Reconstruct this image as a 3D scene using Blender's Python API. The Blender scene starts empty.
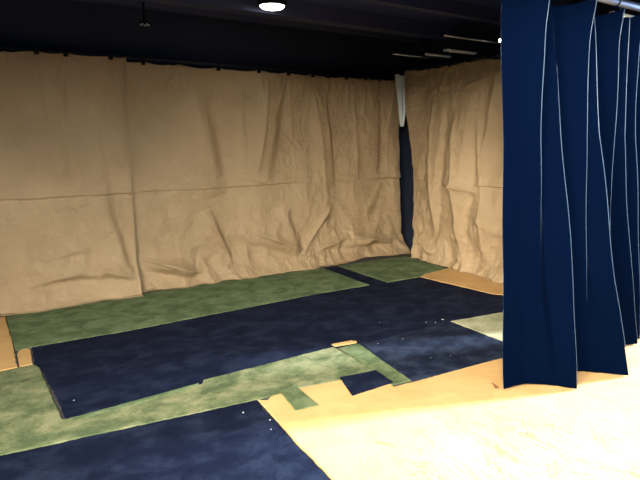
import bpy, bmesh, math, random
import numpy as np
from mathutils import Vector
from mathutils.geometry import tessellate_polygon

random.seed(7)
SC = bpy.context.scene
COL = SC.collection

# ------------------------------------------------------------------ camera
H = 1.6
F = 538.0
PITCH = math.atan(105 / F)
YAW = math.atan2(835, math.hypot(F, 105))
cd = bpy.data.cameras.new('camera')
cam = bpy.data.objects.new('camera', cd)
COL.objects.link(cam)
cam.location = (0, 0, H)
head = Vector((math.cos(YAW) * math.cos(PITCH), math.sin(YAW) * math.cos(PITCH), -math.sin(PITCH)))
cam.rotation_euler = head.to_track_quat('-Z', 'Y').to_euler()
cd.sensor_width = 36
cd.lens = F / 640 * 36
cd.clip_start = 0.02
SC.camera = cam

# ------------------------------------------------------------------ world, sun, window light, added fills, exposure
w = bpy.data.worlds.new('sky')
SC.world = w
w.use_nodes = True
w.node_tree.nodes['Background'].inputs[0].default_value = (0.62, 0.78, 1.0, 1)
w.node_tree.nodes['Background'].inputs[1].default_value = 1.0
SC.view_settings.view_transform = 'Standard'
SC.view_settings.look = 'None'
SC.view_settings.gamma = 1
SC.view_settings.use_curve_mapping = False
SC.view_settings.exposure = 0.0

sl = bpy.data.lights.new('sun', 'SUN')
sl.energy = 26
sl.angle = math.radians(6)
sl.color = (0.80, 0.90, 1.0)
sun = bpy.data.objects.new('sun', sl)
COL.objects.link(sun)
sun.rotation_euler = Vector((-1.0, 0.33, -0.62)).to_track_quat('-Z', 'Y').to_euler()
sun.location = (9, 0, 6)


def area(name, loc, direction, sx, sy, power, color):
    l = bpy.data.lights.new(name, 'AREA')
    l.shape = 'RECTANGLE'
    l.size = sx
    l.size_y = sy
    l.energy = power
    l.color = color
    o = bpy.data.objects.new(name, l)
    COL.objects.link(o)
    o.location = loc
    o.rotation_euler = Vector(direction).to_track_quat('-Z', 'Y').to_euler()
    return o


area('window_daylight_right', (8.3, -1.0, 1.55), (-1, 0, 0), 5.8, 2.4, 600, (0.45, 0.68, 1.0))
area('skylight_daylight', (0.6, -0.9, 4.95), (0, 0, -1), 6.0, 3.0, 50, (1.0, 0.93, 0.84))  # overhead fill, added to grade the paper walls from bottom to top
area('window_daylight_left', (-2.75, -1.1, 3.38), (1, 0, 0), 4.2, 1.55, 2900, (1.0, 0.91, 0.79))  # unseen source, added to rake light across the paper walls
area('window_daylight_front', (0.8, -4.75, 3.6), (0, 1, 0), 5.0, 2.0, 560, (0.95, 0.94, 0.90))  # high fill behind the camera, added to lift the lower back paper

# ------------------------------------------------------------------ materials
def new_mat(name):
    m = bpy.data.materials.new(name)
    m.use_nodes = True
    return m, m.node_tree.nodes, m.node_tree.links, m.node_tree.nodes['Principled BSDF']


def plain(name, col, rough=0.6, metal=0.0, spec=0.5):
    m, n, l, b = new_mat(name)
    b.inputs['Base Color'].default_value = (*col, 1)
    b.inputs['Roughness'].default_value = rough
    b.inputs['Metallic'].default_value = metal
    b.inputs['Specular IOR Level'].default_value = spec
    return m


def noise(n, l, scale, detail=4, rough=0.6, stretch=(1, 1, 1), dist=0.0):
    tc = n.new('ShaderNodeTexCoord')
    mp = n.new('ShaderNodeMapping')
    mp.inputs['Scale'].default_value = stretch
    nz = n.new('ShaderNodeTexNoise')
    nz.inputs['Scale'].default_value = scale
    nz.inputs['Detail'].default_value = detail
    nz.inputs['Roughness'].default_value = rough
    nz.inputs['Distortion'].default_value = dist
    l.new(tc.outputs['Object'], mp.inputs['Vector'])
    l.new(mp.outputs['Vector'], nz.inputs['Vector'])
    return nz.outputs['Fac']


def ramp(n, l, fac, stops):
    r = n.new('ShaderNodeValToRGB')
    el = r.color_ramp.elements
    while len(el) < len(stops):
        el.new(0.5)
    for e, (p, c) in zip(el, stops):
        e.position = p
        e.color = (*c, 1)
    l.new(fac, r.inputs['Fac'])
    return r.outputs['Color']


def mix(n, l, fac, a, b, mode='MIX'):
    x = n.new('ShaderNodeMix')
    x.data_type = 'RGBA'
    x.blend_type = mode
    if isinstance(fac, float):
        x.inputs[0].default_value = fac
    else:
        l.new(fac, x.inputs[0])
    for s, v in ((x.inputs[6], a), (x.inputs[7], b)):
        if isinstance(v, tuple):
            s.default_value = (*v, 1)
        else:
            l.new(v, s)
    return x.outputs[2]


def bump(n, l, b, fac, strength, dist):
    bp = n.new('ShaderNodeBump')
    bp.inputs['Strength'].default_value = strength
    bp.inputs['Distance'].default_value = dist
    l.new(fac, bp.inputs['Height'])
    prev = b.inputs['Normal'].links[0].from_socket if b.inputs['Normal'].links else None
    if prev:
        l.new(prev, bp.inputs['Normal'])
    l.new(bp.outputs['Normal'], b.inputs['Normal'])


def carpet_mat(name, dark, mid, light, patch=3.0, sheen=0.0, lo=0.41, hi=0.60, spark=0.0):
    m, n, l, b = new_mat(name)
    big = noise(n, l, patch, 6, 0.68, (1, 1.3, 1), 0.3)
    c1 = ramp(n, l, big, [(lo, dark), (0.5, mid), (hi, light)])
    fine = noise(n, l, 160, 3, 0.7)
    f = ramp(n, l, fine, [(0.3, (0.72, 0.72, 0.72)), (0.7, (1.22, 1.22, 1.22))])
    c = mix(n, l, 1.0, c1, f, 'MULTIPLY')
    l.new(c, b.inputs['Base Color'])
    b.inputs['Roughness'].default_value = 0.95
    b.inputs['Specular IOR Level'].default_value = 0.1
    b.inputs['Sheen Weight'].default_value = sheen
    b.inputs['Sheen Roughness'].default_value = 0.5
    bump(n, l, b, noise(n, l, 14, 4, 0.6), 0.35, 0.02)
    bump(n, l, b, fine, 0.5, 0.006)
    return m


M_NAVY = carpet_mat('navy_carpet', (0.0030, 0.0055, 0.018), (0.0052, 0.0092, 0.025), (0.011, 0.017, 0.038), 4.2, 0.0)
M_NAVY2 = carpet_mat('navy_carpet_worn', (0.005, 0.009, 0.022), (0.011, 0.017, 0.035), (0.020, 0.030, 0.054), 5.5, 0.0)
M_GREEN = carpet_mat('moss_green_carpet', (0.085, 0.125, 0.06), (0.122, 0.17, 0.082), (0.165, 0.215, 0.108), 4.6)
M_OLIVE = carpet_mat('olive_green_carpet', (0.085, 0.115, 0.055), (0.145, 0.17, 0.083), (0.235, 0.245, 0.13), 3.4)
M_SAGE = carpet_mat('sage_carpet', (0.075, 0.105, 0.048), (0.11, 0.145, 0.066), (0.15, 0.185, 0.09), 5)
M_SAND = carpet_mat('sandy_green_carpet', (0.30, 0.31, 0.18), (0.38, 0.38, 0.23), (0.45, 0.44, 0.28), 4)


TRODDEN = (-1.15, 0.45, 0.01)      # offset from the middle of the big yellow carpet


def yellow_mat():
    m, n, l, b = new_mat('pale_yellow_carpet')
    big = noise(n, l, 3.5, 5, 0.6, (1, 1, 1), 0.4)
    c1 = ramp(n, l, big, [(0.35, (0.50, 0.305, 0.115)), (0.55, (0.55, 0.345, 0.138)), (0.7, (0.58, 0.37, 0.155))])
    # brown scuff streaks where the carpet is worn
    st = noise(n, l, 5, 6, 0.65, (0.55, 3.2, 1), 1.4)
    sc = ramp(n, l, st, [(0.30, (0.94, 0.90, 0.86)), (0.40, (1, 1, 1))])
    c = mix(n, l, 1.0, c1, sc, 'MULTIPLY')
    # dark traffic scratches gathered in one trodden patch
    th = noise(n, l, 4.0, 7, 0.62, (2.2, 0.6, 1), 1.2)
    sm = ramp(n, l, th, [(0.486, (0, 0, 0)), (0.50, (1, 1, 1)), (0.514, (0, 0, 0))])
    geo = n.new('ShaderNodeTexCoord')
    vd = n.new('ShaderNodeVectorMath')
    vd.operation = 'DISTANCE'
    vd.inputs[1].default_value = TRODDEN
    l.new(geo.outputs['Object'], vd.inputs[0])
    mr = n.new('ShaderNodeMapRange')
    mr.inputs[1].default_value = 0.55
    mr.inputs[2].default_value = 1.05
    mr.inputs[3].default_value = 1.0
    mr.inputs[4].default_value = 0.0
    l.new(vd.outputs['Value'], mr.inputs[0])
    mm = n.new('ShaderNodeMath')
    mm.operation = 'MULTIPLY'
    l.new(mr.outputs[0], mm.inputs[0])
    l.new(sm, mm.inputs[1])
    c = mix(n, l, mm.outputs[0], c, (0.055, 0.038, 0.03))
    l.new(c, b.inputs['Base Color'])
    b.inputs['Roughness'].default_value = 0.9
    b.inputs['Specular IOR Level'].default_value = 0.15
    bump(n, l, b, noise(n, l, 5, 3, 0.5, (0.6, 1.6, 1), 0.6), 0.2, 0.03)
    bump(n, l, b, noise(n, l, 220, 2, 0.6), 0.3, 0.004)
    return m


M_YELLOW = yellow_mat()


def paper_mat():
    m, n, l, b = new_mat('brown_kraft_paper')
    big = noise(n, l, 1.6, 5, 0.6)
    c1 = ramp(n, l, big, [(0.3, (0.39, 0.278, 0.152)), (0.7, (0.475, 0.348, 0.198))])
    fib = noise(n, l, 300, 2, 0.6)
    f = ramp(n, l, fib, [(0.3, (0.9, 0.9, 0.9)), (0.7, (1.08, 1.08, 1.08))])
    l.new(mix(n, l, 1.0, c1, f, 'MULTIPLY'), b.inputs['Base Color'])
    b.inputs['Roughness'].default_value = 0.62
    b.inputs['Specular IOR Level'].default_value = 0.3
    bump(n, l, b, noise(n, l, 9, 6, 0.72, (1, 1, 1), 1.2), 0.8, 0.03)
    return m


M_PAPER = paper_mat()


def drape_mat():
    m, n, l, b = new_mat('navy_blackout_cloth')
    w1 = noise(n, l, 350, 2, 0.7)
    l.new(ramp(n, l, w1, [(0.3, (0.0004, 0.0016, 0.0072)), (0.7, (0.0008, 0.0035, 0.0145))]), b.inputs['Base Color'])
    b.inputs['Roughness'].default_value = 0.85
    b.inputs['Specular IOR Level'].default_value = 0.0
    b.inputs['Sheen Weight'].default_value = 0.25
    b.inputs['Sheen Roughness'].default_value = 0.18
    b.inputs['Sheen Tint'].default_value = (0.45, 0.65, 1.0, 1)
    bump(n, l, b, w1, 0.25, 0.002)
    return m


M_DRAPE = drape_mat()


def wall_mat(name, a, c, rough=0.85, scale=2.0):
    m, n, l, b = new_mat(name)
    l.new(ramp(n, l, noise(n, l, scale, 5, 0.6), [(0.3, a), (0.7, c)]), b.inputs['Base Color'])
    b.inputs['Roughness'].default_value = rough
    bump(n, l, b, noise(n, l, 40, 4, 0.6), 0.15, 0.01)
    return m


M_BLACK = wall_mat('black_painted_ceiling', (0.020, 0.034, 0.12), (0.030, 0.050, 0.17))  # black paint with the blue haze mixed into its colour
M_BEAM = wall_mat('dark_brown_beam', (0.034, 0.042, 0.10), (0.046, 0.055, 0.12))
M_DWALL = wall_mat('dark_blue_wall', (0.008, 0.013, 0.032), (0.013, 0.020, 0.045))
M_LWALL = wall_mat('off_white_wall', (0.55, 0.53, 0.49), (0.62, 0.60, 0.56))
M_FLOOR = wall_mat('grey_concrete_floor', (0.035, 0.032, 0.03), (0.055, 0.05, 0.045))
M_PIPE = plain('dark_steel_pipe', (0.05, 0.055, 0.07), 0.35, 0.8)
M_CHROME = plain('bright_steel_pipe', (0.55, 0.58, 0.65), 0.3, 0.9)
M_GREYM = plain('grey_metal_pipe', (0.16, 0.17, 0.22), 0.45, 0.7)
M_FOLD_RIM = plain('satin_navy_piping', (0.028, 0.060, 0.11), 0.38, 0.0, 0.6)  # lighter navy that stands for rim light on the curtain folds
M_CLIP = plain('black_clip_steel', (0.006, 0.006, 0.008), 0.8, 0, 0.2)
M_WHITE = plain('white_cloth', (0.75, 0.80, 0.76), 0.8)
M_FRAME = plain('window_frame_paint', (0.6, 0.6, 0.58), 0.5)
M_LINT = plain('white_lint', (0.8, 0.8, 0.75), 0.9)
M_THREAD = plain('brown_thread', (0.16, 0.07, 0.03), 0.8)
M_WOOD = plain('cream_wood', (0.75, 0.62, 0.42), 0.6)
M_TAPE = plain('tan_scrap', (0.50, 0.30, 0.08), 0.8)


def emit(name, col, s):
    m, n, l, b = new_mat(name)
    b.inputs['Base Color'].default_value = (*col, 1)
    b.inputs['Emission Color'].default_value = (*col, 1)
    b.inputs['Emission Strength'].default_value = s
    return m


M_LENS = emit('glowing_lamp_lens', (1.0, 0.96, 0.84), 9)


# ------------------------------------------------------------------ helpers
def obj(name, bm, mat, parent=None, smooth=False):
    me = bpy.data.meshes.new(name)
    bm.normal_update()
    bm.to_mesh(me)
    bm.free()
    if smooth:
        for p in me.polygons:
            p.use_smooth = True
    me.materials.append(mat)
    o = bpy.data.objects.new(name, me)
    COL.objects.link(o)
    if parent:
        o.parent = parent
    return o


def tag(o, label, cat, group=None):
    o['label'] = label
    o['category'] = cat
    if group:
        o['group'] = group
    return o


def thing(name, label, cat, loc, group=None):
    o = bpy.data.objects.new(name, None)
    COL.objects.link(o)
    o.empty_display_size = 0.05
    o.location = loc
    return tag(o, label, cat, group)


def struct(name, bm, mat):
    o = obj(name, bm, mat)
    o['kind'] = 'structure'
    return o


def add_box(bm, x0, x1, y0, y1, z0, z1):
    v = [bm.verts.new((x, y, z)) for x in (x0, x1) for y in (y0, y1) for z in (z0, z1)]
    for f in ((0, 1, 3, 2), (4, 6, 7, 5), (0, 4, 5, 1), (2, 3, 7, 6), (0, 2, 6, 4), (1, 5, 7, 3)):
        bm.faces.new([v[i] for i in f])


def box(*a):
    bm = bmesh.new()
    add_box(bm, *a)
    return bm


def add_tube(bm, pts, r, seg=12, caps=True):
    pts = [Vector(p) for p in pts]
    rings = []
    for i, p in enumerate(pts):
        d = (pts[min(i + 1, len(pts) - 1)] - pts[max(i - 1, 0)]).normalized()
        a = d.cross(Vector((0, 0, 1)))
        if a.length < 1e-3:
            a = Vector((1, 0, 0))
        a.normalize()
        b = d.cross(a)
        rr = r[i] if isinstance(r, (list, tuple)) else r
        rings.append([bm.verts.new(p + a * rr * math.cos(2 * math.pi * k / seg) + b * rr * math.sin(2 * math.pi * k / seg)) for k in range(seg)])
    for q in range(len(rings) - 1):
        for k in range(seg):
            bm.faces.new((rings[q][k], rings[q][(k + 1) % seg], rings[q + 1][(k + 1) % seg], rings[q + 1][k]))
    if caps:
        bm.faces.new(rings[0][::-1])
        bm.faces.new(rings[-1])


def add_lathe(bm, prof, cx=0, cy=0, seg=32):
    rings = []
    for r, z in prof:
        rings.append([bm.verts.new((cx + r * math.cos(2 * math.pi * k / seg), cy + r * math.sin(2 * math.pi * k / seg), z)) for k in range(seg)])
    for q in range(len(rings) - 1):
        for k in range(seg):
            bm.faces.new((rings[q][k], rings[q][(k + 1) % seg], rings[q + 1][(k + 1) % seg], rings[q + 1][k]))
    bm.faces.new(rings[0][::-1])
    bm.faces.new(rings[-1])
    bmesh.ops.recalc_face_normals(bm, faces=bm.faces)


# ------------------------------------------------------------------ the room
XL, XR, YF, YB = -2.6, 8.2, -4.2, 5.9
struct('floor', box(XL, XR, YF, YB, -0.12, 0.0), M_FLOOR)
struct('wall_back', box(XL, 5.6, YB, YB + 0.12, 0, 3.2), M_DWALL)
bm = box(XL - 0.12, XL, 0.95, YB, 0, 4.8)
add_box(bm, XL - 0.12, XL, YF - 0.4, -3.75, 0, 4.8)
add_box(bm, XL - 0.12, XL, -3.75, 0.95, 0, 2.6)
add_box(bm, XL - 0.12, XL, -3.75, 0.95, 4.15, 4.8)
struct('wall_left', bm, M_DWALL)
struct('wall_right', box(5.35, 5.47, 2.02, YB, 0, 3.2), M_DWALL)
# far right wall of the daylit half with three tall window openings
struct('wall_right_lower', box(XR, XR + 0.15, YF, 2.35, 0, 0.25), M_LWALL)
struct('wall_right_upper', box(XR, XR + 0.15, YF, 2.35, 4.5, 4.9), M_LWALL)
struct('wall_right_pier', box(XR, XR + 0.15, 2.2, 2.35, 0.25, 4.5), M_LWALL)
struct('wall_right_end', box(XR, XR + 0.15, YF, -3.9, 0.25, 4.5), M_LWALL)
struct('wall_return', box(XL, -0.35, 1.60, 1.72, 2.13, 2.44), M_DWALL)  # unseen drop, added to shade the upper left of the back paper
struct('wall_divider', box(5.47, XR, 2.2, 2.35, 0, 4.8), M_DWALL)
for k, (a, b_) in enumerate(((-3.9, -1.95), (-1.95, 0.0), (0.0, 2.2))):
    bm = bmesh.new()
    t = 0.025
    add_box(bm, XR + 0.03, XR + 0.10, a, a + t, 0.25, 4.5)
    add_box(bm, XR + 0.03, XR + 0.10, b_ - t, b_, 0.25, 4.5)
    add_box(bm, XR + 0.03, XR + 0.10, a, b_, 0.25, 0.25 + t)
    add_box(bm, XR + 0.03, XR + 0.10, a, b_, 4.5 - t, 4.5)
    struct('window_%d' % (k + 1), bm, M_FRAME)
for k, (a, b_) in enumerate(((-3.75, -1.4), (-1.4, 0.95))):
    bm = bmesh.new()
    t = 0.03
    add_box(bm, XL - 0.09, XL - 0.03, a, a + t, 2.6, 4.15)
    add_box(bm, XL - 0.09, XL - 0.03, b_ - t, b_, 2.6, 4.15)
    add_box(bm, XL - 0.09, XL - 0.03, a + t, b_ - t, 2.6, 2.6 + t)
    add_box(bm, XL - 0.09, XL - 0.03, a + t, b_ - t, 4.15 - t, 4.15)
    struct('window_%d' % (k + 4), bm, M_FRAME)  # unseen left frames, made up around the added left fill
bm = box(XL, XR, YF - 0.5, YF - 0.38, 0, 2.6)
add_box(bm, XL, XR, YF - 0.5, YF - 0.38, 4.6, 4.8)
add_box(bm, XL, -1.7, YF - 0.5, YF - 0.38, 2.6, 4.6)
add_box(bm, 3.3, XR, YF - 0.5, YF - 0.38, 2.6, 4.6)
struct('wall_front', bm, M_DWALL)
bm = bmesh.new()
for a, b_, c, d in ((-1.7, -1.66, 2.6, 4.6), (3.26, 3.3, 2.6, 4.6), (0.78, 0.82, 2.6, 4.6), (-1.66, 3.26, 2.6, 2.64), (-1.66, 3.26, 4.56, 4.6)):
    add_box(bm, a, b_, YF - 0.47, YF - 0.41, c, d)
struct('window_6', bm, M_FRAME)  # unseen frame, made up around the added front fill
struct('ceiling', box(XL, 5.6, 1.72, YB, 2.95, 3.07), M_BLACK)
sky = bmesh.new()   # front ceiling with an unseen opening added for the overhead fill
add_box(sky, XL, -2.4, YF - 0.4, 2.2, 4.8, 4.92)
add_box(sky, 3.6, XR, YF - 0.4, 2.2, 4.8, 4.92)
add_box(sky, -2.4, 3.6, YF - 0.4, -2.4, 4.8, 4.92)
add_box(sky, -2.4, 3.6, 0.6, 2.2, 4.8, 4.92)
struct('ceiling_front', sky, M_DWALL)
struct('wall_header', box(XL, 5.6, 1.60, 1.72, 2.44, 4.8), M_DWALL)
# beams under the dark ceiling
n = 1
for y, x0, x1, d, wd in ((2.55, -2.5, 5.3, 0.12, 0.16), (3.45, -2.5, 5.3, 0.10, 0.12), (4.15, -2.5, 5.3, 0.13, 0.10),
                         (5.05, -2.5, 5.3, 0.16, 0.18), (5.62, -2.5, 5.3, 0.12, 0.10)):
    struct('trim_%d' % n, box(x0, x1, y, y + wd, 2.95 - d, 2.95), M_BEAM)
    n += 1
struct('trim_%d' % n, box(1.5, 1.66, 2.72, 5.04, 2.80, 2.95), M_BEAM)


# ------------------------------------------------------------------ carpets
def rag_poly(pts, jit, step, rnd):
    out = []
    N = len(pts)
    for i in range(N):
        a = Vector(pts[i])
        b = Vector(pts[(i + 1) % N])
        d = b - a
        L = d.length
        k = max(1, int(L / step))
        nrm = Vector((-d.y, d.x)).normalized() if L > 0 else Vector((0, 0))
        ph = rnd.random() * 9
        for q in range(k):
            t = q / k
            j = 0 if q == 0 else (rnd.uniform(-1, 1) * jit * 0.55 + math.sin(t * L * 5 + ph) * jit * 0.45 * math.sin(math.pi * t))
            out.append(a + d * t + nrm * j)
    return out


def carpet(name, pts, mat, label, cat='carpet', z=0.0, h=0.010, jit=0.007, step=0.028, seed=1, group=None):
    rnd = random.Random(seed)
    # shoelace: keep counter-clockwise
    A = sum(pts[i][0] * pts[(i + 1) % len(pts)][1] - pts[(i + 1) % len(pts)][0] * pts[i][1] for i in range(len(pts)))
    if A < 0:
        pts = pts[::-1]
    P = rag_poly(pts, jit, step, rnd)
    N = len(P)
    nr = []
    for i in range(N):
        d = (P[(i + 1) % N] - P[i - 1]).normalized()
        nr.append(Vector((-d.y, d.x)))
    bm = bmesh.new()
    cx = sum(p.x for p in P) / N
    cy = sum(p.y for p in P) / N
    prof = ((0.0, 0.0), (0.0, h * 0.65), (0.0025, h * 0.92), (0.006, h))
    rings = [[bm.verts.new((p.x + n_.x * o - cx, p.y + n_.y * o - cy, zz)) for p, n_ in zip(P, nr)] for o, zz in prof]
    for a, b_ in zip(rings, rings[1:]):
        for i in range(N):
            bm.faces.new((a[i], a[(i + 1) % N], b_[(i + 1) % N], b_[i]))
    for rg, flip in ((rings[-1], False), (rings[0], True)):
        for tri in tessellate_polygon([[v.co for v in rg]]):
            q = [rg[i] for i in tri]
            nz = (q[1].co - q[0].co).cross(q[2].co - q[0].co).z
            if (nz < 0) != flip:
                q.reverse()
            try:
                bm.faces.new(q)
            except ValueError:
                pass
    o = obj(name, bm, mat)
    o.location = (cx, cy, z)
    tag(o, label, cat, group)
    return o


carpet('carpet_runner', [(0.175, 5.36), (0.18, 4.46), (1.0, 4.41), (2.2, 4.43), (2.85, 4.44), (3.532, 4.41), (3.522, 5.30), (2.0, 5.42), (1.0, 5.43)], M_GREEN,
       'long moss green carpet runner lying along the foot of the brown paper wall', seed=2)
carpet('carpet_strip', [(3.545, 5.30), (3.55, 4.405), (3.76, 4.395), (3.73, 5.29)], M_NAVY,
       'narrow dark navy carpet strip between the two green pieces by the paper wall', seed=3)
carpet('carpet_piece', [(3.735, 5.29), (3.77, 4.39), (4.23, 4.37), (4.36, 4.42), (4.77, 4.47), (4.83, 5.22), (4.5, 5.27)], M_GREEN,
       'short green carpet piece in the far corner of the paper walls', seed=4)
carpet('carpet_piece', [(0.285, 4.45), (0.27, 4.10), (0.30, 4.02), (0.335, 3.17), (1.165, 3.165), (1.18, 3.215), (2.225, 3.205), (2.245, 3.165), (2.43, 3.155), (2.47, 3.12), (3.40, 3.12), (3.97, 3.03), (4.7, 3.0), (4.36, 3.45),
                        (4.22, 4.33), (3.5, 4.39), (2.85, 4.43), (2.2, 4.42), (1.0, 4.40)], M_NAVY,
       'large navy blue carpet in the middle of the floor, biggest of the blue pieces', seed=5, jit=0.007)
carpet('carpet_piece', [(2.435, 3.145), (2.47, 3.11), (3.395, 3.11), (3.39, 2.32), (3.1, 2.36), (2.33, 2.435)], M_NAVY2,
       'worn navy carpet right of the sage strip, meeting the yellow carpet at its front edge', seed=6, jit=0.007)
carpet('carpet_piece', [(3.405, 3.11), (3.40, 2.25), (4.75, 2.25), (4.75, 2.97), (3.97, 3.02)], M_SAND,
       'pale sandy green carpet corner showing just left of the blue curtain', seed=7)
carpet('carpet_piece', [(-1.6, 4.10), (0.06, 4.09), (0.258, 4.09), (0.29, 4.02), (0.32, 3.155), (1.15, 3.15), (1.175, 3.20), (2.215, 3.195), (2.222, 2.71),
                        (1.98, 2.705), (1.63, 2.755), (1.36, 2.765), (0.6, 2.87), (0.0, 2.955), (-1.6, 3.18)], M_OLIVE,
       'L-shaped olive green carpet winding round the near side of the big navy carpet', seed=8)
carpet('carpet_offcut', [(0.37, 3.135), (0.37, 3.105), (0.8, 3.11), (1.12, 3.135), (1.13, 3.16)], M_GREEN,
       'thin green offcut strip along the lower left edge of the big navy carpet', z=0.0105, h=0.006, seed=9, jit=0.002)
carpet('carpet_strip', [(2.24, 3.155), (2.42, 3.14), (2.415, 3.11), (2.325, 2.442), (2.165, 2.462), (2.2, 2.50), (2.215, 2.66), (2.232, 2.72)], M_SAGE,
       'narrow sage green strip running from the yellow scrap to the yellow carpet', seed=10, jit=0.003)
carpet('carpet_square', [(1.945, 2.72), (2.215, 2.675), (2.195, 2.475), (1.865, 2.475)], M_NAVY,
       'small navy square at the corner of the yellow carpet beside the sage strip', z=0.0105, h=0.009, seed=11, jit=0.003)
carpet('carpet_square', [(1.515, 2.775), (1.635, 2.77), (1.625, 2.49), (1.475, 2.51)], M_SAGE,
       'small green rectangle lying on the yellow carpet beside the olive carpet', z=0.0105, h=0.007, seed=12, jit=0.003)
carpet('carpet_piece', [(-1.6, 3.17), (0.0, 2.945), (0.6, 2.86), (1.345, 2.76), (1.325, 2.5), (1.30, 2.2), (1.285, 1.88), (1.26, 1.0), (-1.6, 1.2)], M_NAVY,
       'navy blue carpet nearest the camera at the bottom left', seed=13)
carpet('carpet_piece', [(-1.6, 5.3), (0.165, 5.37), (0.17, 4.45), (0.165, 4.105), (-1.6, 4.11)], M_YELLOW,
       'yellow carpet piece at the left end of the green runner', seed=14)
carpet('carpet_offcut', [(0.178, 4.11), (0.182, 4.36), (0.195, 4.42), (0.225, 4.45), (0.262, 4.44), (0.275, 4.40), (0.258, 4.11)], M_YELLOW,
       'small yellow carpet scrap with round corners at the left corner of the big navy carpet', seed=15, jit=0.002)
carpet('carpet_piece', [(4.235, 4.36), (4.36, 4.41), (4.78, 4.46), (4.84, 4.5), (4.84, 3.0), (4.715, 3.0), (4.375, 3.46)], M_YELLOW,
       'yellow carpet piece at the foot of the right paper wall', seed=16)
carpet('carpet_offcut', [(2.225, 3.225), (2.225, 3.180), (2.30, 3.165), (2.41, 3.150), (2.425, 3.172), (2.40, 3.188), (2.405, 3.205)], M_YELLOW,
       'tiny ragged yellow scrap at the top end of the sage strip', z=0.0105, h=0.010, seed=17, jit=0.004, step=0.02)
carpet('carpet_piece', [(1.355, 2.755), (1.40, 2.72), (1.44, 2.75), (1.63, 2.745), (1.98, 2.695), (2.225, 2.655), (2.165, 2.43), (2.33, 2.412), (3.1, 2.35), (3.39, 2.31), (3.40, 2.24),
                        (5.2, 2.1), (5.6, -0.8), (1.2, -0.8), (1.27, 1.0), (1.297, 1.88), (1.31, 2.2), (1.337, 2.5)], M_YELLOW,
       'large pale yellow carpet in the front right, bleached by daylight and scuffed', seed=18, jit=0.006)


# ------------------------------------------------------------------ brown paper sheets
def vnoise(u, v, seed):
    """smooth value noise on arrays"""
    iu, iv = np.floor(u).astype(int), np.floor(v).astype(int)
    fu, fv = u - iu, v - iv
    fu = fu * fu * (3 - 2 * fu)
    fv = fv * fv * (3 - 2 * fv)

    def h(a, b):
        k = (a * 374761393 + b * 668265263 + seed * 974634777) & 0xFFFFFFFF
        k = ((k ^ (k >> 13)) * 1274126177) & 0xFFFFFFFF
        return ((k ^ (k >> 16)) & 0xFFFF) / 65535.0 * 2 - 1
    return (h(iu, iv) * (1 - fu) + h(iu + 1, iv) * fu) * (1 - fv) + (h(iu, iv + 1) * (1 - fu) + h(iu + 1, iv + 1) * fu) * fv


def gfold(S, Z, s0, z0, s1, z1, wd, amp, asym=1.0):
    """a fold along the segment (s0,z0)-(s1,z1): steep one side, soft the other, fading at both ends"""
    dx, dz = s1 - s0, z1 - z0
    L = math.hypot(dx, dz)
    ux, uz = dx / L, dz / L
    t = ((S - s0) * ux + (Z - z0) * uz) / L
    d = (S - s0) * uz - (Z - z0) * ux
    fade = np.clip(1 - (np.abs(t - 0.5) * 2) ** 4, 0, 1) * (np.abs(t - 0.5) < 0.5)
    w_ = np.where(d > 0, wd, wd * asym)
    return 1.4 * amp * fade * np.exp(-np.abs(d) / w_) 


def sfold(S, Z, s0, z0, s1, z1, wd, amp, sign=1):
    """a soft drape: swells slowly, then falls back within wd on one side"""
    dx, dz = s1 - s0, z1 - z0
    L = math.hypot(dx, dz)
    ux, uz = dx / L, dz / L
    t = ((S - s0) * ux + (Z - z0) * uz) / L
    d = ((S - s0) * -uz + (Z - z0) * ux) * sign
    fade = np.clip(1 - np.abs(t - 0.5) * 2, 0, 1) ** 0.5
    up = np.clip(1 + d / (wd * 3.5), 0, 1)
    dn = np.clip(1 - d / wd, 0, 1)
    sm = lambda q: q * q * (3 - 2 * q)
    return 1.3 * amp * fade * np.where(d < 0, sm(up), sm(dn))


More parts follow.
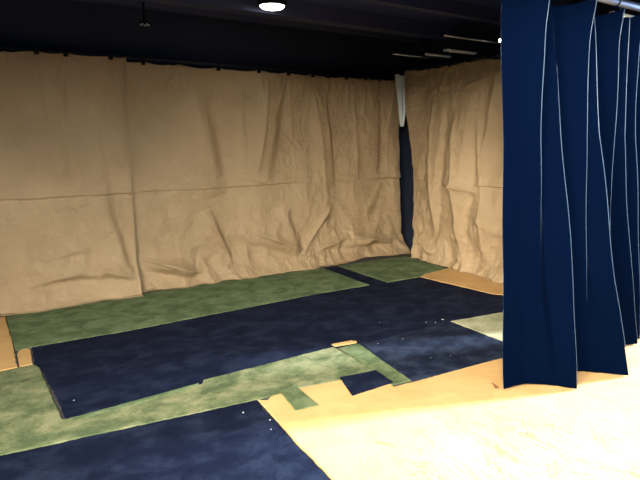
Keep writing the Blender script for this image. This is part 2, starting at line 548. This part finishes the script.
def sheet(name, S0, S1, zt, place, folds, label, seed, clips, edge0=None, edge1=None, crumple=1.0, base=None, spill=0.16, bands=(), tuck=0, ns=None, wave=0.02):
    ns = ns or int((S1 - S0) / 0.0105)
    nt = 225
    s = np.linspace(0, 1, ns)
    # t: 0..1 hanging, then the foot spreads onto the floor
    Lh = zt
    Lt = Lh + 0.045
    tt = np.sort(np.concatenate([np.linspace(0, Lt, nt - 24), zt - 1.035 + np.linspace(-0.035, 0.045, 24)]))
    SS, TT = np.meshgrid(s, tt)
    Zr = np.clip(zt - TT, 0, None)
    e0 = np.interp(Zr, *zip(*edge0)) if edge0 else np.full_like(Zr, S0)
    e1 = np.interp(Zr, *zip(*edge1)) if edge1 else np.full_like(Zr, S1)
    S = e0 + (e1 - e0) * SS
    Z = Zr.copy()
    # hanging scallops between the clips
    cl = sorted(clips)
    sag = np.zeros_like(S)
    for a, b_ in zip(cl, cl[1:]):
        m = (S >= a) & (S < b_)
        t = (S - a) / (b_ - a)
        amp = 0.018 + 0.06 * (b_ - a) ** 2
        sag = np.where(m, amp * np.sin(np.pi * t) ** 0.8 * (0.7 + 0.5 * np.abs(vnoise(S * 9, S * 0, seed))), sag)
    near_top = np.exp(-(zt - Z) / 0.12)
    Z = Z - sag * near_top * (Zr > 0)
    D = np.zeros_like(S)
    D += sag * 1.0 * np.exp(-(zt - Zr) / 0.25)
    # radiating pull lines from clips
    rnd = random.Random(seed)
    for c in cl:
        for k in range(2):
            ln = rnd.uniform(0.25, 0.9)
            D += gfold(S, Zr, c, zt, c + rnd.uniform(-0.22, 0.22), zt - ln, 0.02, rnd.uniform(0.006, 0.014), 2.5)
    # soft long waves
    D += 1.5 * wave * vnoise(S * 2.1, Zr * 0.35, seed + 1) + 1.0 * wave * vnoise(S * 4.2 + Zr * 0.5, Zr * 0.6, seed + 2)
    # crisp crumple: ridged noise, stronger toward the floor
    low = 0.35 + 1.1 * np.exp(-Zr / 0.55)
    cr = np.zeros_like(S)
    for sc_, am, q in ((2.6, 0.020, 3), (5.5, 0.012, 4), (11, 0.006, 5), (23, 0.003, 6)):
        wu = S * sc_ + 0.6 * vnoise(S * 1.7, Zr * 1.7, seed + q * 7)
        wv = Zr * sc_ * 0.8 + 0.8 * vnoise(S * 2.1 + 5, Zr * 1.3, seed + q * 9)
        cr += am * (0.5 - np.abs(vnoise(wu, wv, seed + q)))
    D += 2.2 * crumple * cr * low
    for _ in range(int(60 * crumple)):
        a = rnd.uniform(0, math.pi)
        L = rnd.uniform(0.12, 0.5)
        cs, cz = rnd.uniform(S0, S1), rnd.uniform(0.05, zt) ** 1.0 * rnd.uniform(0.3, 1)
        D += gfold(S, Zr, cs, cz, cs + L * math.cos(a), cz + L * math.sin(a), rnd.uniform(0.008, 0.03), rnd.uniform(-0.006, 0.008), 2.0)
    for f in folds:
        D += gfold(S, Zr, *f)
    for f in bands:
        D += sfold(S, Zr, *f)
    # flat fold line left from the packing, about a metre up
    cz = 1.035 + 0.006 * vnoise(S * 4, S * 0, seed + 40)
    on = np.clip(0.85 + 0.8 * vnoise(S * 2.3, S * 0, seed + 41), 0.1, 1)
    dz = Zr - cz
    ledge = np.where(dz >= 0, np.clip(1 - dz / 0.10, 0, 1), np.clip(1 + dz / 0.010, 0, 1))
    D += on * 0.022 * ledge - on * 0.008 * np.exp(-np.abs(dz + 0.02) / 0.012)
    # quarter folds, fainter
    for q in (0.50, 1.62):
        D += 0.004 * np.exp(-np.abs(Zr - q) / 0.03)
    # foot: lean out, buckle, then spread on the floor
    lean = np.clip(1 - Zr / 0.34, 0, 1) ** 1.6
    D += spill * lean * (1 + 0.25 * vnoise(S * 1.9, Zr * 2, seed + 60))
    D += 0.05 * lean * np.abs(vnoise(S * 3.1 + Zr * 4, Zr * 5, seed + 61)) * (Zr > 0)
    over = np.clip(TT - Lh, 0, None)
    D += over * (1 + 0.4 * vnoise(S * 2.3, S * 0, seed + 50))
    Z = np.where(TT > Lh, 0.0135 + 0.01 * np.abs(vnoise(S * 6, over * 14, seed + 70)) * np.clip(1 - over / 0.05, 0, 1), np.maximum(Z, 0.0) + 0.0135 * np.exp(-Zr / 0.1))
    D = np.clip(D, -0.06, 0.5)
    if tuck:
        D = D * np.maximum(np.clip((S - S0 - 0.06) / 0.22, 0, 1), 0.9 * np.clip(1 - Zr / 0.2, 0, 1)) if tuck > 0 else np.maximum(D, -0.06 + 0.065 * np.clip((S - S1 + 0.5) / 0.3, 0, 1)) + 0.045 * np.exp(-np.abs(e1 - S) / 0.035)
    bm = bmesh.new()
    V = []
    for i in range(nt):
        V.append([bm.verts.new(place(float(S[i, j]), float(D[i, j]), float(Z[i, j]))) for j in range(ns)])
    for i in range(nt - 1):
        for j in range(ns - 1):
            bm.faces.new((V[i][j], V[i + 1][j], V[i + 1][j + 1], V[i][j + 1]))
    o = obj(name, bm, M_PAPER, smooth=True)
    so = o.modifiers.new('thickness', 'SOLIDIFY')
    so.thickness = 0.0012
    tag(o, label, 'paper sheet')
    return o


YP = 5.60
XP = 4.93
back = lambda s, d, z: (s, YP - d, z)
back2 = lambda s, d, z: (s, YP - 0.030 - d, z)
right = lambda s, d, z: (XP - d, s, z)          # s is the y coordinate

clipsL = [-1.0, -0.5, 0.0, 0.64, 0.88, 1.27, 1.43]
clipsM = [1.39, 1.58, 1.94, 2.37, 2.85, 3.23, 3.56, 4.05, 4.35, 4.57, 4.84]
clipsR = [2.3, 2.8, 3.3, 3.8, 4.15, 4.44, 4.71, 5.04, 5.40]

sheet('hanging_paper_sheet', -1.0, 1.40, 2.34, back2,
      [(0.85, 2.2, 0.95, 1.1, 0.05, 0.010, 2.0), (1.0, 1.0, 1.25, 0.3, 0.05, 0.016, 2.0), (0.5, 0.45, 0.95, 0.5, 0.02, 0.02, 3), (0.95, 0.33, 1.36, 0.16, 0.03, 0.05, 2.0),
       (0.3, 0.20, 0.9, 0.30, 0.02, 0.03, 3.0)],
      'brown paper sheet hanging at the left end of the long paper wall', 11, clipsL, spill=0.14, tuck=-1, crumple=0.8, bands=[(0.45, 0.30, 1.34, 0.24, 0.08, 0.05, -1), (0.66, 2.3, 0.80, 0.9, 0.12, 0.04), (1.05, 2.3, 1.12, 0.6, 0.10, 0.03), (1.1, 0.95, 1.3, 0.15, 0.08, 0.05)],
      edge1=[(0, 1.37), (1.0, 1.375), (2.34, 1.405)])
sheet('hanging_paper_sheet', 1.33, 4.93, 2.31, back,
      [(2.02, 2.2, 2.25, 1.2, 0.05, 0.030, 2.0), (2.95, 2.25, 2.78, 1.15, 0.06, 0.035, 0.6), (3.55, 2.2, 3.75, 0.85, 0.03, 0.035, 2.0),
       (1.40, 0.36, 2.05, 0.12, 0.035, 0.06, 1.2), (2.15, 0.75, 2.42, 0.22, 0.025, 0.035, 2.0), (2.7, 0.5, 3.35, 0.22, 0.03, 0.06, 1.5), (3.35, 0.18, 3.85, 0.75, 0.03, 0.05, 1.5),
       (3.6, 0.2, 4.1, 0.32, 0.03, 0.06, 1.5), (4.1, 0.32, 4.8, 0.16, 0.03, 0.06, 1.5), (4.15, 2.2, 4.25, 1.0, 0.04, 0.02, 1.0), (2.45, 1.9, 2.75, 2.0, 0.02, 0.02, 1)],
      'wide brown paper sheet forming the middle and right of the long paper wall', 23, clipsM, tuck=1, crumple=1.15,
      bands=[(1.36, 0.30, 1.98, 0.14, 0.09, 0.08, -1), (2.55, 0.50, 3.30, 0.20, 0.10, 0.06, -1), (3.65, 0.24, 4.9, 0.20, 0.09, 0.06, -1), (2.03, 2.3, 2.34, 0.95, 0.15, 0.065), (3.10, 2.3, 2.86, 1.05, 0.17, 0.075), (3.70, 2.15, 3.86, 0.95, 0.08, 0.05), (4.52, 2.3, 4.55, 1.05, 0.12, 0.05),
             (2.18, 0.80, 2.42, 0.15, 0.07, 0.05), (1.62, 1.0, 1.72, 0.4, 0.10, 0.025), (2.60, 2.2, 2.62, 1.2, 0.06, 0.02), (3.1, 0.75, 3.3, 0.2, 0.1, 0.05)],
      edge0=[(0, 1.33), (2.3, 1.36)], edge1=[(0, 5.02), (1, 4.97), (2.3, 4.925)])
sheet('hanging_paper_sheet', 2.3, 5.32, 2.42, right,
      [(4.95, 2.2, 4.8, 0.4, 0.05, 0.05, 1.5), (4.5, 1.9, 4.35, 0.2, 0.06, 0.07, 1.2), (4.2, 1.9, 4.0, 0.2, 0.05, 0.05, 1.6), (3.95, 2.3, 4.15, 1.1, 0.05, 0.04, 1),
       (4.7, 1.05, 4.1, 0.95, 0.03, 0.05, 1.5), (4.4, 2.15, 4.1, 2.2, 0.02, 0.03, 1.5), (5.1, 0.30, 4.75, 0.12, 0.05, 0.10, 1.0)],
      'brown paper sheet on the right wall beside the blue curtain', 37, clipsR, crumple=1.5, wave=0.035,
      bands=[(4.30, 2.1, 4.42, 0.1, 0.16, 0.08, -1), (4.72, 2.1, 4.86, 0.2, 0.10, 0.06, -1), (3.90, 1.1, 4.02, 0.1, 0.12, 0.07, -1)],
      edge1=[(0, 5.12), (0.3, 5.20), (1.2, 5.33), (2.42, 5.50)], spill=0.08)

# clips that pinch the sheets to the wire
def make_clip():
    t = thing('binder_clip', '', 'clip', (0, 0, 0))
    bm = bmesh.new()
    pr = [(-0.012, 0.018), (0.012, 0.018), (0.003, -0.020), (-0.003, -0.020)]
    for x in (-0.016, 0.016):
        pass
    a = [bm.verts.new((-0.016, y, z)) for y, z in pr]
    b_ = [bm.verts.new((0.016, y, z)) for y, z in pr]
    bm.faces.new(a)
    bm.faces.new(b_[::-1])
    for i in range(4):
        bm.faces.new((a[i], b_[i], b_[(i + 1) % 4], a[(i + 1) % 4]))
    bmesh.ops.recalc_face_normals(bm, faces=bm.faces)
    bmesh.ops.bevel(bm, geom=bm.edges[:], offset=0.0015, segments=1, affect='EDGES')
    obj('clip_body', bm, M_CLIP, t)
    for sgn in (-1, 1):
        bm = bmesh.new()
        add_tube(bm, [(-0.008, sgn * 0.010, 0.018), (-0.010, sgn * 0.014, 0.032), (0, sgn * 0.016, 0.040), (0.010, sgn * 0.014, 0.032), (0.008, sgn * 0.010, 0.018)], 0.0012, 6)
        obj('clip_handle', bm, M_CLIP, t)
    return t


clip0 = make_clip()
used = [False]


def clip(loc, rz, label):
    if not used[0]:
        c = clip0
        used[0] = True
    else:
        c = clip0.copy()
        COL.objects.link(c)
        for ch in clip0.children:
            k = ch.copy()
            COL.objects.link(k)
            k.parent = c
    c.location = loc
    c.rotation_euler = (0, 0, rz)
    c.scale = (1.25, 1.25, 1.25)
    c['label'] = label
    c['group'] = 'black clips along the paper walls'


ordw = ['first', 'second', 'third', 'fourth', 'fifth', 'sixth', 'seventh', 'eighth', 'ninth', 'tenth', 'eleventh']
lp = [x for x in clipsL if x > 0.1 and x < 1.40]
for i, x in enumerate(lp):
    clip((x, YP - 0.050, 2.325), 0, '%s black clip from the left along the top of the left paper sheet' % ordw[i])
for i, x in enumerate(clipsM[1:-1]):
    clip((x, YP - 0.022, 2.295), 0, '%s black clip along the top of the wide paper sheet, counted from its seam' % ordw[i])
rp = [y for y in clipsR if 3.7 < y < 5.2][::-1]
for i, y in enumerate(rp):
    clip((XP - 0.010, y, 2.415), math.pi / 2, '%s black clip from the corner along the right paper sheet' % ordw[i])

# wires and pipes
bm = bmesh.new()
add_tube(bm, [(-2.5, YP + 0.025, 2.35), (1.3, YP + 0.025, 2.34), (5.3, YP + 0.025, 2.33)], 0.012)
tag(obj('hanging_rail', bm, M_PIPE, smooth=True), 'dark rail behind the top edge of the long paper wall', 'rail')
bm = bmesh.new()
add_tube(bm, [(XP + 0.09, 5.55, 2.44), (XP + 0.09, 2.1, 2.46)], 0.016)
tag(obj('hanging_rail', bm, M_CHROME, smooth=True), 'shiny metal rail along the top of the right paper wall', 'rail')

# white cloth seen through the open corner
bm = bmesh.new()
R = []
for i in range(30):
    t = i / 29
    z = 2.37 - t * 0.66
    wd = 0.16 * (1 - t) ** 0.8 + 0.03
    CX = 4.90 + 0.03 * t
    row = []
    for j in range(9):
        q = j / 8
        row.append(bm.verts.new((CX + (q - 0.5) * wd * 0.75 + 0.006 * math.sin(q * 14 + t * 3), 5.52 - (q - 0.5) * wd * 0.6 + 0.012 * math.sin(q * 11), z + 0.015 * math.sin(q * 9) * (1 - t))))
    R.append(row)
for i in range(29):
    for j in range(8):
        bm.faces.new((R[i][j], R[i + 1][j], R[i + 1][j + 1], R[i][j + 1]))
o = obj('hanging_cloth', bm, M_WHITE, smooth=True)
o.modifiers.new('thickness', 'SOLIDIFY').thickness = 0.002
tag(o, 'narrow white cloth hanging in the open corner between the paper walls', 'cloth')

# ------------------------------------------------------------------ blue curtain
# ridge and valley lines: (x, y) at z = top, 1.6, 0.7, floor
ZL = [2.36, 1.60, 0.70, 0.0]
CT = [
    [(2.478, 2.02), (2.553, 2.02), (2.635, 2.005), (2.695, 1.995)],
    [(2.58, 1.98), (2.66, 1.97), (2.78, 1.96), (2.87, 1.96)],
    [(2.675, 1.90), (2.752, 1.91), (2.87, 1.91), (3.00, 1.88)],      # soft fold under the first tie
    [(2.705, 1.985), (2.79, 1.98), (2.93, 1.91), (3.05, 1.85)],
    [(2.797, 1.94), (2.922, 1.89), (3.03, 1.80), (3.105, 1.75)],    # ridge of the first panel
    [(2.86, 2.02), (2.98, 2.02), (3.09, 2.00), (3.19, 1.98)],
    [(2.96, 1.98), (3.05, 1.96), (3.14, 1.94), (3.26, 1.95)],
    [(3.083, 1.88), (3.144, 1.87), (3.24, 1.85), (3.40, 1.86)],      # crease under the second tie
    [(3.11, 1.985), (3.165, 1.95), (3.28, 1.84), (3.49, 1.79)],
    [(3.229, 1.95), (3.203, 1.83), (3.36, 1.72), (3.58, 1.665)],    # ridge of the second panel
    [(3.29, 2.03), (3.26, 2.02), (3.43, 2.01), (3.65, 1.99)],
    [(3.38, 1.99), (3.40, 2.00), (3.58, 2.02), (3.75, 2.03)],
    [(3.460, 1.91), (3.535, 1.92), (3.74, 1.99), (3.88, 2.00)],
    [(3.52, 2.00), (3.57, 1.99), (3.81, 1.99), (4.05, 2.00)],
    [(3.580, 1.93), (3.618, 1.90), (3.895, 1.90), (4.205, 1.93)],
    [(3.63, 2.00), (3.70, 2.01), (3.97, 2.02), (4.24, 2.02)],
    [(3.693, 1.92), (3.809, 1.92), (4.06, 1.93), (4.30, 1.96)],
    [(3.78, 2.03), (3.90, 2.03), (4.14, 2.03), (4.38, 2.03)],
    [(3.95, 1.92), (4.08, 1.90), (4.36, 1.89), (4.66, 1.90)],
    [(4.05, 2.03), (4.20, 2.03), (4.44, 2.03), (4.74, 2.03)],
    [(4.40, 1.91), (4.52, 1.90), (4.72, 1.89), (4.90, 1.89)],
    [(4.50, 2.03), (4.62, 2.03), (4.80, 2.03), (5.00, 2.03)],
    [(4.85, 1.91), (4.92, 1.90), (5.05, 1.90), (5.15, 1.90)],
    [(5.05, 2.00), (5.10, 2.00), (5.20, 2.00), (5.28, 2.00)],
]
CT = np.array(CT)
nt, nu = 130, 520
K = len(CT)
dens = np.linspace(0, K - 1, nu)
bm = bmesh.new()
V = []
ties = [2, 7, 12, 16, 18, 20, 22]
for i in range(nt):
    t = i / (nt - 1)
    z = 2.355 * (1 - t) + 0.014 * t
    zi = z
    cx = np.array([np.interp(zi, ZL[::-1], CT[k, ::-1, 0]) for k in range(K)])
    cy = np.array([np.interp(zi, ZL[::-1], CT[k, ::-1, 1]) for k in range(K)])
    # gather at the ties near the top
    g = math.exp(-(2.355 - z) / 0.10)
    x = np.interp(dens, np.arange(K), cx)
    y = np.interp(dens, np.arange(K), cy)
    # smooth folds a little, ridges stay crisp
    kern = np.exp(-np.linspace(-1.6, 1.6, 5) ** 2)
    kern /= kern.sum()
    xp_ = np.convolve(np.pad(x, 2, 'edge'), kern, 'valid')
    yp_ = np.convolve(np.pad(y, 2, 'edge'), kern, 'valid')
    yp_ += 0.006 * np.sin(dens * 2.1 + z * 3.2) * (0.4 + 0.6 * (1 - t)) + 0.004 * np.sin(z * 7 + dens * 0.9)
    # pull lines just under each tie
    for kk in ties:
        dd = np.abs(dens - kk)
        yp_ += -0.025 * g * np.exp(-dd / 0.25)
        xp_ += 0.012 * math.sin((2.355 - z) * 20) * math.exp(-(2.355 - z) / 0.15) * np.exp(-dd / 0.4)
    dmin = np.min([np.abs(dens - kk) for kk in ties], axis=0)
    zz = z - 0.030 * g * np.clip(dmin, 0, 1.0) ** 0.8
    # hem undulates
    hem = (0.010 + 0.010 * np.sin(dens * 1.3 + 0.6)) * math.exp(-z / 0.10)
    zz = zz + np.clip(hem, 0, 1)
    V.append([bm.verts.new((float(a), float(b_), float(c))) for a, b_, c in zip(xp_, yp_, zz)])
for i in range(nt - 1):
    for j in range(nu - 1):
        bm.faces.new((V[i][j], V[i + 1][j], V[i + 1][j + 1], V[i][j + 1]))
VC = [[tuple(v.co) for v in row] for row in V]
cur = obj('stage_curtain', bm, M_DRAPE, smooth=True)
cur.modifiers.new('thickness', 'SOLIDIFY').thickness = 0.004
# thin pale tubes added as highlight lines along the pleat edges
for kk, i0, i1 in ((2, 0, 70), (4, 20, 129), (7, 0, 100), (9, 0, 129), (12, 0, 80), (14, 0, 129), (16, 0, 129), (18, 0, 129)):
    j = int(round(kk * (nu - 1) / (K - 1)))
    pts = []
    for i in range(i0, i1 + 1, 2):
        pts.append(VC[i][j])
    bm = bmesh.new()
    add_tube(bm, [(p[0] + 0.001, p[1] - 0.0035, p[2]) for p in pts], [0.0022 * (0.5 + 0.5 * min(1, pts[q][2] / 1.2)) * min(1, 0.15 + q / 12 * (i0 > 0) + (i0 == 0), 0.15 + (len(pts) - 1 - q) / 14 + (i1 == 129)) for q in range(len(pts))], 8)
    obj('pleat_piping', bm, M_FOLD_RIM, cur, True)
tag(cur, 'tall navy blue curtain hanging in folds at the right', 'curtain')

bm = bmesh.new()
add_tube(bm, [(2.2, 1.95, 2.405), (5.3, 1.95, 2.405)], 0.024, 16)
tag(obj('curtain_pipe', bm, M_GREYM, smooth=True), 'lower metal pipe right above the blue curtain', 'pipe')
bm = bmesh.new()
add_tube(bm, [(2.2, 1.82, 2.50), (5.3, 1.82, 2.50)], 0.024, 16)
tag(obj('curtain_pipe', bm, M_GREYM, smooth=True), 'upper metal pipe beside the one the blue curtain hangs from', 'pipe')
for k, (kk, lb) in enumerate(((2, 'cord tie above the left fold of the blue curtain'), (7, 'cord tie above the middle fold of the blue curtain'), (12, 'cord tie above the right folds of the blue curtain'))):
    x = float(CT[kk][0][0])
    bm = bmesh.new()
    pts = [(x, 1.95 + 0.028 * math.cos(a), 2.405 + 0.028 * math.sin(a)) for a in np.linspace(-math.pi / 2, 1.5 * math.pi, 14)]
    add_tube(bm, pts, 0.003, 6)
    add_tube(bm, [(x, 1.95, 2.38), (x, 1.935, 2.368), (x + 0.004, 1.905, 2.350)], 0.003, 6)
    tag(obj('curtain_tie', bm, M_DRAPE), lb, 'tie', 'ties on the curtain pipe')
tag(obj('wooden_batten', box(3.60, 5.3, 2.045, 2.07, 2.345, 2.385), M_WOOD), 'cream batten showing over the top of the blue curtain', 'batten')

# ------------------------------------------------------------------ ceiling items
t = thing('ceiling_light', 'round glowing downlight in the dark ceiling', 'ceiling light', (2.64, 4.86, 2.815))
bm = bmesh.new()
add_lathe(bm, [(0.135, 0.135), (0.14, 0.02), (0.137, 0.0), (0.125, 0.0), (0.122, 0.02), (0.02, 0.022)])
obj('housing', bm, M_CLIP, t, True)
bm = bmesh.new()
add_lathe(bm, [(0.119, 0.014), (0.118, -0.002), (0.10, -0.018), (0.06, -0.028), (0.01, -0.031)])
obj('lens', bm, M_LENS, t, True)

t = thing('ceiling_fitting', 'little cluster of metal studs on the dark ceiling at upper left', 'ceiling fitting', (1.55, 5.35, 2.62))
bm = bmesh.new()
add_lathe(bm, [(0.05, 0.33), (0.05, 0.31), (0.012, 0.30), (0.012, 0.03), (0.05, 0.02), (0.05, 0.0)])
obj('mount', bm, M_CLIP, t, True)
for k in range(5):
    a = k * 1.26
    bm = bmesh.new()
    add_lathe(bm, [(0.004, 0.0), (0.010, -0.003), (0.011, -0.010), (0.006, -0.016)], 0.035 * math.cos(a), 0.035 * math.sin(a), 10)
    obj('stud', bm, M_CHROME, t, True)

for (x0, x1, y, z, lb, m) in ((4.28, 5.352, 4.98, 2.52, 'thin metal conduit above the far corner of the paper walls', M_CHROME),
                              (3.95, 5.352, 3.86, 2.53, 'thin metal conduit just left of the curtain top', M_CHROME)):
    bm = bmesh.new()
    add_tube(bm, [(x0, y, z), (x1, y, z)], 0.008, 10)
    tag(obj('conduit', bm, m, smooth=True), lb, 'conduit', 'conduits near the ceiling')
M_PIPE_GLINT = plain('white_enamel', (0.75, 0.82, 0.88), 0.4)  # bluish white that paints the glints of metal pipes
for (x0, x1, y, z, lb) in ((4.52, 4.99, 4.36, 2.50, 'wider pale bracket above the right paper wall'), (4.50, 4.90, 4.66, 2.49, 'narrow pale bracket above the right paper wall')):
    bm = box(x0, x1, y, y + (0.07 if 'wider' in lb else 0.04), z, z + 0.02)
    bmesh.ops.bevel(bm, geom=bm.edges[:], offset=0.004, segments=2, affect='EDGES')
    tag(obj('ceiling_bracket', bm, M_PIPE_GLINT), lb, 'bracket', 'pale brackets above the right paper wall')

t = thing('small_lamp', 'small bright bulb beside the top of the blue curtain', 'lamp', (4.58, 3.72, 2.53))
bm = bmesh.new()
add_lathe(bm, [(0.010, 0.035), (0.014, 0.03), (0.014, 0.008), (0.010, 0.004)], seg=16)
add_tube(bm, [(0, 0, 0.03), (0, 0, 0.42)], 0.003, 6)
obj('socket', bm, M_CLIP, t)
bm = bmesh.new()
add_lathe(bm, [(0.007, 0.006), (0.011, -0.004), (0.013, -0.013), (0.009, -0.022), (0.002, -0.026)], seg=16)
obj('bulb', bm, M_LENS, t, True)

# ------------------------------------------------------------------ small scraps
def scrap(name, x, y, z, sx, sy, sz, rz, mat, label, cat, seed, group='lint flecks on the navy carpets'):
    bm = bmesh.new()
    bmesh.ops.create_icosphere(bm, subdivisions=2, radius=1)
    rnd = random.Random(seed)
    for v in bm.verts:
        v.co *= 1 + rnd.uniform(-0.25, 0.25)
        v.co = Vector((v.co.x * sx, v.co.y * sy, max(v.co.z, -0.5) * sz))
    o = obj(name, bm, mat, None, True)
    o.location = (x, y, z + sz * 0.5)
    o.rotation_euler = (0, 0, rz)
    tag(o, label, cat, group)


T = 0.0102
for i, (x, y, sx, sy, rz, lb) in enumerate((
        (1.21, 2.66, 0.015, 0.005, 1.3, 'white lint fleck near the tip of the bottom navy carpet'),
        (1.30, 2.50, 0.012, 0.004, 0.2, 'white lint fleck at the right edge of the bottom navy carpet'),
        (1.26, 2.41, 0.006, 0.005, 0.0, 'tiny lint dot just below the flecks on the bottom navy carpet'),
        (0.41, 3.36, 0.008, 0.006, 0.5, 'lone lint fleck in the left corner of the big navy carpet'),
        (2.54, 3.05, 0.009, 0.006, 0.4, 'lint fleck right of the tiny yellow scrap'),
        (2.77, 3.02, 0.007, 0.005, 0.0, 'lint fleck in the back half of the worn navy carpet'),
        (2.69, 2.63, 0.006, 0.004, 0.0, 'left one of two lint dots near the front edge of the worn navy carpet'),
        (2.84, 2.58, 0.006, 0.005, 0.0, 'right one of two lint dots near the front edge of the worn navy carpet'),
        (3.20, 3.20, 0.010, 0.006, 0.3, 'leftmost lint fleck by the tip of the sandy carpet'),
        (3.26, 3.15, 0.012, 0.007, 1.0, 'middle lint fleck by the tip of the sandy carpet'),
        (3.37, 3.17, 0.030, 0.004, 2.0, 'long thread by the tip of the sandy carpet'),
        (2.86, 3.42, 0.006, 0.006, 0.0, 'lint dot towards the middle right of the big navy carpet'))):
    scrap('lint_fleck', x, y, T, sx * 0.5, sy * 0.5, 0.0018, rz, M_LINT, lb, 'lint', i)
scrap('tan_scrap', 1.70, 1.95, T, 0.05, 0.012, 0.002, 2.2, M_TAPE, 'tan smear-like scrap on the front of the yellow carpet', 'scrap', 30, 'scraps on the yellow carpet')

bm = bmesh.new()
rnd = random.Random(4)
for k in range(7):
    a = rnd.uniform(2.2, 3.6)
    L = rnd.uniform(0.03, 0.06)
    add_tube(bm, [(0, 0, 0), (L * 0.5 * math.cos(a), L * 0.5 * math.sin(a), L * rnd.uniform(0.2, 0.6)), (L * math.cos(a), L * math.sin(a), L * rnd.uniform(0.3, 0.9))], 0.0022, 5)
o = obj('frayed_thread', bm, M_THREAD)
o.location = (2.70, 2.04, 0.013)
tag(o, 'brown frayed thread at the bottom left corner of the blue curtain', 'thread')
